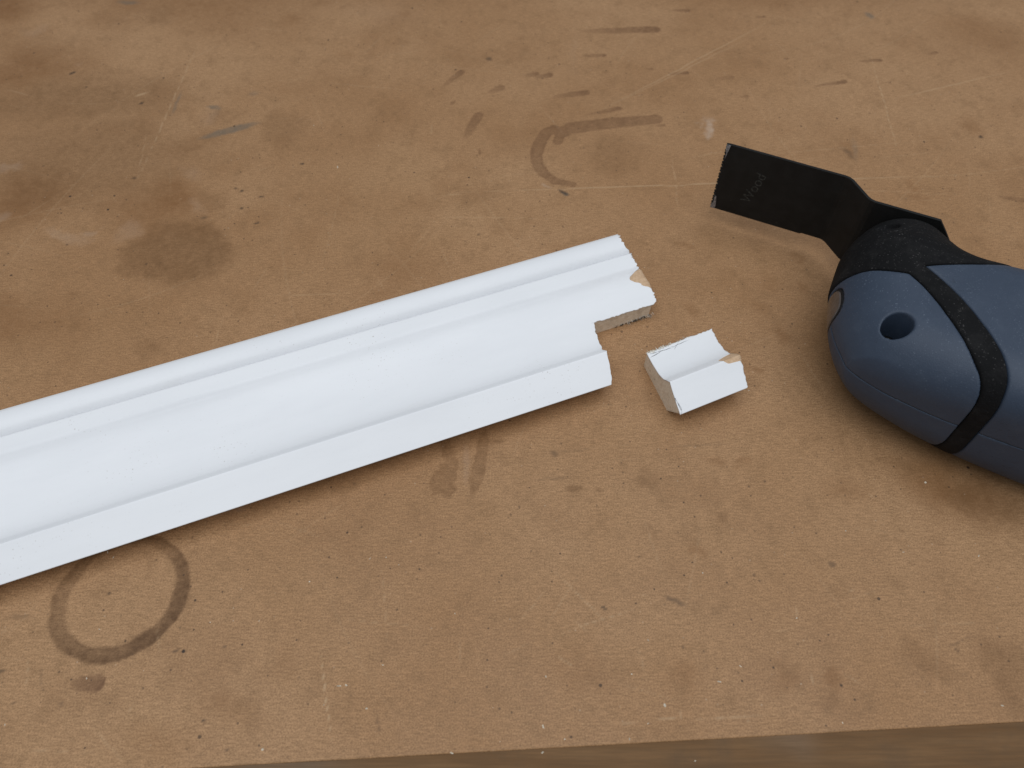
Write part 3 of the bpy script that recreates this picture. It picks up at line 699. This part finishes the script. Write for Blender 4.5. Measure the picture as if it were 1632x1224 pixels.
# ------------------------------------------------------------------ the offcut
off = empty('moulding_offcut', (60.3 * MM, 155.4 * MM, 0), R(24.2))
tag(off, 'small white painted cornice offcut with pencil lines and a bare tan chip', 'offcut')
usC = section(0.0, 29.6)
startC = np.interp(usC, [0, 11, 13, 20, 29.6], [0.1, 1.3, 1.5, 2.4, 3.4]) + smooth_noise(41, len(usC), 0.12, ((3, 0.6), (10, 0.8)))
endC = np.interp(usC, [0, 0.4, 4, 8, 9.2, 9.5, 10.2, 12.6, 13.3, 14.0, 14.6, 15.0, 17, 21, 25, 29.6],
                 [28.4, 29.0, 29.6, 30.2, 30.2, 25.9, 24.8, 23.2, 23.6, 26.0, 27.4, 30.2, 30.6, 31.2, 31.8, 32.4]) + smooth_noise(42, len(usC), 0.45, ((3, 0.6), (10, 0.8), (25, 0.5)))
et = smooth_noise(43, 120, 0.25, ((3, 0.6), (12, 0.8), (30, 0.6)))
Cs = skin('c', usC, startC, endC, list(np.linspace(0, 1, 90)), None, None, 44, hi_edge=lambda l: float(np.interp(l, np.linspace(0, 33, 120), et)), lip=False)
add_skin('paint_layer', [Cs], M_paint2, off)
s0 = lambda u, z: float(np.interp(u, [0, 11, 20, 29.6], [0.3, 1.5, 2.6, 3.6])) - 0.03 * (9 - z)
s1 = lambda u, z: float(np.interp(u, [0, 8, 9.4, 12, 14.6, 16, 20, 29.6], [28.6, 29.8, 31.0, 31.4, 31.2, 30.2, 30.8, 32.0])) - 0.02 * (9 - z)
oc = core('core', [(core_poly(0.0, 29.6), s0, s1, 1)], M_core, off, None)
torn('torn_patch', np.arange(9.0, 15.3, 0.3), lambda u: 22.4, lambda u: s1(u, 9) + 0.15 + 0.15 * math.sin(5 * u), off, -0.18)
sp = []
for i in range(85):
    l = g.uniform(3.2, 24)
    sp.append(((l, 29.4, z_of(29.4) - 0.3 + g.uniform(-0.5, 0.35)), (g.uniform(-.9, .9), g.uniform(0.2, 1), g.uniform(-.3, .6)), g.uniform(0.4, 1.5), g.uniform(0.08, 0.25)))
for i in range(22):
    u = g.uniform(14, 29); l = float(np.interp(u, usC, endC))
    sp.append(((l - 0.4, u, z_of(u) - 0.3), (1, g.uniform(-.7, .7), g.uniform(-.3, .2)), g.uniform(0.4, 0.9), g.uniform(0.06, 0.14)))
for i in range(46):
    l = 4 + abs(g.gauss(0, 6)); l = min(l, 22)
    sp.append(((l, 29.3 + g.uniform(-0.2, 0.6), z_of(29.4) - 0.1 + g.uniform(-0.4, 0.3)), (g.uniform(-1, 1), g.uniform(-.6, .6), g.uniform(0, .5)), g.uniform(0.5, 1.1), g.uniform(0.2, 0.42)))
fibres('torn_fibres', sp, off, M_burr, 9)

# ------------------------------------------------------------------ the power tool
ZC = 27.0
TA = R(-24.7)
tool = empty('oscillating_multi_tool', (86.6 * MM, 264.1 * MM, 0), TA)
tag(tool, 'dusty blue and black power tool lying on its side with saw blade', 'power tool')

def catmull(pts, n=10, closed=True):
    P = np.array(pts, float); N = len(P); out = []
    for i in range(N if closed else N - 1):
        p0, p1, p2, p3 = (P[(i - 1) % N], P[i], P[(i + 1) % N], P[(i + 2) % N]) if closed else (P[max(i - 1, 0)], P[i], P[i + 1], P[min(i + 2, N - 1)])
        for k in range(n):
            t_ = k / n
            out.append(0.5 * (2 * p1 + (p2 - p0) * t_ + (2 * p0 - 5 * p1 + 4 * p2 - p3) * t_ ** 2 + (3 * p1 - p0 - 3 * p2 + p3) * t_ ** 3))
    if not closed: out.append(P[-1])
    return np.array(out)
def poly_sdf(P, X, Y):
    d = np.full(X.shape, 1e9); inside = np.zeros(X.shape, bool)
    N = len(P)
    for i in range(N):
        ax, ay = P[i]; bx, by = P[(i + 1) % N]
        ex, ey = bx - ax, by - ay; L = ex * ex + ey * ey
        if L < 1e-12: continue
        t_ = np.clip(((X - ax) * ex + (Y - ay) * ey) / L, 0, 1)
        d = np.minimum(d, (X - ax - t_ * ex) ** 2 + (Y - ay - t_ * ey) ** 2)
        c = (ay > Y) != (by > Y)
        with np.errstate(divide='ignore', invalid='ignore'):
            xi = ax + (Y - ay) * ex / (ey if ey != 0 else 1e-12)
        inside ^= c & (X < xi)
    return np.where(inside, -1, 1) * np.sqrt(d)
def smin(a, b, k):
    h = np.clip(0.5 + 0.5 * (b - a) / k, 0, 1)
    return b * (1 - h) + a * h - k * h * (1 - h)
def smax(a, b, k): return -smin(-a, -b, k)

def surface_nets(f, org_, h):
    """f: 3D array of signed distance; returns vertices and quads"""
    s = f < 0
    nx, ny, nz = f.shape
    acc = np.zeros((nx - 1, ny - 1, nz - 1, 3)); cnt = np.zeros((nx - 1, ny - 1, nz - 1))
    sl = lambda d, n: slice(d, n - 1 + d)
    for ax in range(3):
        o1 = [(a, b) for a in (0, 1) for b in (0, 1)]
        for a, b in o1:
            i0 = [0, 0, 0]; oth = [k for k in range(3) if k != ax]
            i0[oth[0]] = a; i0[oth[1]] = b; i1 = list(i0); i1[ax] = 1
            f0 = f[sl(i0[0], nx), sl(i0[1], ny), sl(i0[2], nz)]; f1 = f[sl(i1[0], nx), sl(i1[1], ny), sl(i1[2], nz)]
            c = (f0 < 0) != (f1 < 0)
            t_ = np.where(c, f0 / np.where(c, f0 - f1, 1), 0)
            cnt += c
            for k in range(3):
                acc[..., k] += np.where(c, t_ if k == ax else i0[k], 0)
    m = cnt > 0
    idx = np.full(m.shape, -1, int); idx[m] = np.arange(m.sum())
    g0 = np.argwhere(m)
    V = (g0 + acc[m] / cnt[m][:, None]) * h + np.array(org_)
    Q = []
    for ax in range(3):
        sh = [slice(1, n - 1) for n in f.shape]; s0 = list(sh); s1 = list(sh)
        s0[ax] = slice(0, f.shape[ax] - 1); s1[ax] = slice(1, f.shape[ax])
        a, b = s[tuple(s0)], s[tuple(s1)]
        c = a != b
        p = np.argwhere(c); flip = a[c]
        base = p.copy()
        for k in range(3):
            if k != ax: base[:, k] += 1
        o1, o2 = [(1, 2), (2, 0), (0, 1)][ax]
        def at(d1, d2):
            q = base.copy(); q[:, o1] += d1; q[:, o2] += d2
            return idx[q[:, 0], q[:, 1], q[:, 2]]
        q = np.stack([at(-1, -1), at(0, -1), at(0, 0), at(-1, 0)], 1)
        q[~flip] = q[~flip][:, ::-1]
        Q.append(q)
    Q = np.concatenate(Q)
    return V, Q[(Q >= 0).all(1)]

OUT = catmull([(60.2, -33), (58.6, -44), (58.2, -52), (59.2, -60), (61.8, -68), (65.8, -75), (71.5, -81), (80, -84.6), (90, -86.6), (103, -88.2), (127, -89), (165, -88.5), (210, -87), (240, -84),
               (252, -74), (255, -57), (252, -42), (240, -33), (210, -29.5), (165, -28.5), (138, -27.5), (122, -26), (108, -24.5), (96, -23.5), (85, -23), (70, -24), (63.2, -27)], 6)
left = [(76.6, -49.7), (81.5, -53.6), (85.9, -58.3), (90.6, -64.6), (95.1, -71), (98.6, -76), (101.7, -80.1), (104.0, -82.6), (105.6, -84.9), (106.7, -87.2), (107.1, -90), (107.1, -99)]
right = [(112.9, -99), (112.9, -89), (112.5, -86.6), (111.3, -82), (108.5, -76.3), (105.3, -71), (101.7, -65.8), (96.5, -59), (90.9, -52.6), (86, -48.3), (80.7, -44.9)]
topb = [(85.5, -42.1), (92, -38.8), (98.2, -35.8), (104, -32.4), (112, -27), (122, -18), (130, -8)]
BLK = np.vstack([np.array([(40, -46.6), (54, -47.4)]), catmull([(54, -47.4), (58.5, -47.7), (64.6, -48.4), (70.9, -49.6), (76.6, -49.7)], 6, False), catmull(left, 6, False)[1:],
                 catmull(right, 6, False), catmull([(80.7, -44.9)] + topb, 6, False)[1:], np.array([(130, 15), (40, 15)])])
T_b = ([50, 58, 66, 78, 95, 115, 140, 170, 210, 255], [16.0, 17.6, 19.4, 21.4, 23.6, 25.6, 26.7, 27.0, 26.4, 24.5])
R_s = ([-75, -60, -45, -30, -22, -17, -13.5, -11], [3, 11.0, 18.0, 19.6, 18.6, 16.9, 14.9, 13.3])

def fields(b0, b1, s0_, s1_, n0, n1, h):
    b = np.concatenate([np.arange(b0, min(b1, 136), h), np.arange(136, b1 + 1.5, 1.5)]) if b1 > 136 else np.arange(b0, b1 + h, h)
    s = np.arange(s0_, s1_ + h, h); n = np.arange(n0, n1 + h, h)
    B2, S2 = np.meshgrid(b, s, indexing='ij')
    dA = poly_sdf(OUT, B2, S2); dK = poly_sdf(BLK, B2, S2)
    T = np.interp(B2, *T_b) - 0.0016 * (S2 + 58) ** 2
    T = np.maximum(T, 8)
    N3 = n[None, None, :]
    rr = 17.0; p = np.interp(B2, [58, 80, 110, 135], [1.85, 2.0, 2.35, 2.8])[..., None]
    q1 = dA[..., None] + rr; q2 = np.abs(N3) - T[..., None] + rr
    m1 = np.maximum(q1, 0); m2 = np.maximum(q2, 0)
    body = np.minimum(np.maximum(q1, q2), 0) + (m1 ** p + m2 ** p) ** (1 / p) - rr
    rho = np.sqrt((B2[..., None] - 77.5) ** 2 + N3 ** 2) - np.interp(S2, *R_s)[..., None]
    col = smax(smax(rho * 0.9, (S2 + 11.2)[..., None], 3.0), (-74 - S2)[..., None], 1)
    # recess moulded into the collar
    rec = np.sqrt(((B2[..., None] - 66.6) / 4.6) ** 2 + ((S2[..., None] + 22.6) / 2.9) ** 2 + ((N3 - 17.2) / 4.2) ** 2) - 1
    f = smin(body, col, 11.0)
    f = smax(f + 0 * N3, -rec * 2.9, 0.8)
    # lamp window on the nose
    win = (np.abs((S2[..., None] + 56.0) / 6.4) ** 2.8 + np.abs(N3 / 8.0) ** 2.8) ** (1 / 2.8) - 1
    win = np.maximum(win * 6.0, (B2 - 66)[..., None])
    hole = np.maximum(np.sqrt((B2 - 77.4) ** 2 + (S2 + 71.9) ** 2)[..., None] - 4.5, 7.0 - N3)
    return dict(f=f, blk=dK[..., None] + 0 * N3, win=win + 0 * N3, hole=hole, n=N3 + 0 * f, org=(b0, s0_, n0), h=h, b=b)
def build(name, F_, g_, mat, parent):
    V, Q = surface_nets(F_, g_['org'], g_['h'])
    V[:, 0] = np.interp((V[:, 0] - g_['org'][0]) / g_['h'], np.arange(len(g_['b'])), g_['b'])
    V = V * MM; V[:, 2] += ZC * MM
    return mesh_obj(name, V, Q, mat, parent)
HV = 0.45
g1 = fields(53, 258, -93, -9, -1.0, 29, HV)
f = g1['f']
up = smax(smax(f, -(g1['blk'] - 0.06), 0.8), -(g1['win'] - 0.35), 0.4)
up = smax(np.maximum(up, 0.10 - g1['n']), -g1['hole'], 0.8)
upper = build('upper_housing', up, g1, M_blue, tool)
g2 = fields(53, 258, -93, -9, -29, 1.0, HV)
lo = np.maximum(smax(smax(g2['f'], -(g2['blk'] - 0.06), 0.8), -(g2['win'] - 0.35), 0.4), g2['n'] + 0.10)
lower = build('lower_housing', lo, g2, M_blue, tool)
g3 = fields(53, 152, -93, -9, -28, 28, HV)
rub = smax(g3['f'] - 0.25, g3['blk'] + 0.06, 0.9)
grip = build('rubber_grip', rub, g3, M_black, tool)
grip['label'] = 'textured black rubber collar and stripe'
g4 = fields(54, 70, -67, -46, -13, 13, 0.4)
gasket = build('lamp_gasket', np.maximum(np.maximum(g4['f'] + 0.15, g4['win'] - 0.25), (g4['blk'] * -1 + 0.3)), g4, M_gasket, tool)
lens = build('lamp_window', smax(np.maximum(g4['f'] - 0.12, -(g4['blk'] - 0.5)), g4['win'] + 0.4, 0.5), g4, M_lens, tool)

# screw at the bottom of the hole: domed head with a cross slot
def lathe(name, prof, n, mat, parent, cx, cy, slot=None):
    V = []; F = []
    for r, z in prof:
        for k in range(n):
            a = 2 * math.pi * k / n
            V.append(((cx + r * math.cos(a)) * MM, (cy + r * math.sin(a)) * MM, (ZC + z) * MM))
    m = len(prof)
    for i in range(m - 1):
        for k in range(n):
            F.append((i * n + k, i * n + (k + 1) % n, (i + 1) * n + (k + 1) % n, (i + 1) * n + k))
    F.append(tuple(range(n - 1, -1, -1))); F.append(tuple((m - 1) * n + k for k in range(n)))
    return recalc(mesh_obj(name, V, F, mat, parent))
lathe('screw', [(3.6, 7.02), (3.6, 8.6), (3.2, 9.4), (2.2, 9.8), (1.8, 9.8), (1.4, 8.4), (0.3, 8.2)], 24, M_screw, upper, 77.4, -71.9)

# ------------------------------------------------------------------ the saw blade: cranked plate with teeth
def blade():
    st = [(0.0, 0.0), (1.3, 0), (12, 0), (24, 0), (39.4, 0), (40.0, 0), (47.5, 0), (49.0, -0.3), (50.5, -1.2), (57.5, -8.4), (59.0, -9.4), (60.5, -9.8), (72, -9.8), (84.5, -9.8), (88.5, -9.8), (92.4, -9.8)]
    hi = [16.0, 16.0, 16.0, 16.0, 16.0, 16.0, 16.0, 16.0, 16.0, 16.0, 16.0, 16.0, 16.0, 16.0, 11.2, 6.2]
    lo_ = [-17.4, -17.4, -17.4, -17.4, -17.4, -16.9, -16.9, -16.9, -16.9, -16.6, -16.5, -16.4, -16.4, -16.4, -11.6, -6.6]
    zc = 26.0; th = 0.55; V = []; F = []; nz = 45
    g_ = random.Random(2)
    for i, (b, s) in enumerate(st):
        b2, s2 = st[min(i + 1, len(st) - 1)]; b1_, s1_ = st[max(i - 1, 0)]
        tx, ty = b2 - b1_, s2 - s1_; m = math.hypot(tx, ty); nx, ny = -ty / m, tx / m
        for side in (-1, 1):
            for j in range(nz):
                z = zc + lo_[i] + (hi[i] - lo_[i]) * j / (nz - 1)
                bb = b + (1.1 if (i == 0 and j % 2 == 1) else 0.0)
                if i == 0 and j in (0, nz - 1): bb = b + 0.1
                set_ = 0.16 * (1 if (j // 2) % 2 else -1) if i == 0 else 0
                V.append(((bb + nx * th * side) * MM, (s + ny * th * side + set_) * MM, z * MM))
    row = 2 * nz
    for i in range(len(st) - 1):
        for side in (0, 1):
            for j in range(nz - 1):
                a = i * row + side * nz + j
                q = (a, a + row, a + row + 1, a + 1)
                F.append(q if side == 0 else q[::-1])
        a = i * row
        F.append((a, a + nz, a + nz + row, a + row))
        e = a + nz - 1; F.append((e, e + row, e + nz + row, e + nz))
    for i in (0, len(st) - 1):
        for j in range(nz - 1):
            a = i * row + j; F.append((a, a + 1, a + nz + 1, a + nz) if i == 0 else (a, a + nz, a + nz + 1, a + 1))
    o = mesh_obj('saw_blade', V, F, M_blade, tool, smooth=False)
    return recalc(o)
bl = blade()
bl['label'] = 'wide black plunge saw blade with a cranked shank'
# bare metal where the paint has worn off the corners of the toothed edge
def worn(pts, name):
    V = [((b) * MM, -0.80 * MM, z * MM) for b, z in pts] + [((b) * MM, -0.50 * MM, z * MM) for b, z in pts]
    n = len(pts)
    F = [tuple(range(n)), tuple(range(2 * n - 1, n - 1, -1))] + [(i, (i + 1) % n, n + (i + 1) % n, n + i) for i in range(n)]
    return recalc(mesh_obj(name, V, F, M_steel, bl, smooth=False))
worn([(0.15, 41.9), (1.9, 41.9), (1.7, 40.6), (1.3, 38.2), (1.1, 36.0), (0.85, 35.2), (0.9, 38.0), (0.2, 40.0)], 'worn_corner')
worn([(0.15, 8.7), (2.1, 8.7), (2.3, 10.5), (1.9, 13.0), (1.6, 15.0), (1.0, 15.6), (0.95, 12.0), (0.3, 10.4)], 'worn_corner')
# faded lettering
cu = bpy.data.curves.new('lettering', 'FONT'); cu.body = 'Wood'; cu.size = 0.0062; cu.align_x = 'CENTER'; cu.align_y = 'CENTER'; cu.extrude = 0.00004
tmp = bpy.data.objects.new('tmp', cu); C.objects.link(tmp)
bpy.context.view_layer.update()
me = bpy.data.meshes.new_from_object(tmp.evaluated_get(bpy.context.evaluated_depsgraph_get()))
bpy.data.objects.remove(tmp)
from mathutils import Matrix
# text x -> up the blade (+z), text y -> towards the teeth (-b), facing the camera side (-s)
rot = Matrix(((0, -1, 0, 0), (0, 0, -1, 0), (1, 0, 0, 0), (0, 0, 0, 1)))
tilt = Matrix.Rotation(R(-12), 4, 'Z')
me.transform(rot @ tilt)
lt = bpy.data.objects.new('lettering', me); C.objects.link(lt); lt.parent = bl
lt.location = (15.6 * MM, -0.60 * MM, 24.6 * MM)
me.materials.clear(); me.materials.append(M_print)
# clamping bolt and washer of the blade, on the far side of the flange
def disc_s(name, prof, n, mat, parent, cb, cz):
    V = []; F = []
    for r, s in prof:
        for k in range(n):
            a = 2 * math.pi * k / n
            V.append(((cb + r * math.cos(a)) * MM, s * MM, (cz + r * math.sin(a)) * MM))
    m = len(prof)
    for i in range(m - 1):
        for k in range(n): F.append((i * n + k, i * n + (k + 1) % n, (i + 1) * n + (k + 1) % n, (i + 1) * n + k))
    F.append(tuple(range(n))); F.append(tuple((m - 1) * n + k for k in reversed(range(n))))
    return recalc(mesh_obj(name, V, F, mat, parent, smooth=False))
disc_s('clamping_bolt', [(9.5, -9.2), (9.5, -7.8), (5.5, -7.6), (5.0, -4.6), (4.0, -4.0)], 24, M_screw, tool, 77.5, 26.6)

# ------------------------------------------------------------------ sawdust crumbs on the bench
g = random.Random(17)
V = []; F = []
def crumb(x, y, r, z=0.0):
    n0 = len(V); k = 5
    el = g.uniform(0.5, 1.8); a0 = g.uniform(0, 6.28); h = r * g.uniform(0.5, 1.0)
    for i in range(k):
        a = a0 + 2 * math.pi * i / k; rr = r * g.uniform(0.6, 1.1)
        px, py = rr * math.cos(a) * el, rr * math.sin(a) / el
        V.append(((x + px * math.cos(a0) - py * math.sin(a0)) * MM, (y + px * math.sin(a0) + py * math.cos(a0)) * MM, (z + 0.01) * MM))
    V.append((x * MM, y * MM, (z + h) * MM))
    F.append(tuple(range(n0 + k - 1, n0 - 1, -1)))
    for i in range(k): F.append((n0 + i, n0 + (i + 1) % k, n0 + k))
for x, y, r in FLECKS: crumb(x, y, r * 0.95)
for i in range(130):
    x, y = g.uniform(-230, 230), g.uniform(48, 400)
    crumb(x, y, g.uniform(0.06, 0.15))
for i in range(60):
    crumb(60 + g.gauss(0, 25), 185 + g.gauss(0, 20), g.uniform(0.07, 0.18))
dust = mesh_obj('sawdust', V, F, M_chip, None, smooth=False)
tag(dust, 'pale sawdust crumbs scattered over the brown bench top', 'sawdust', kind='stuff')
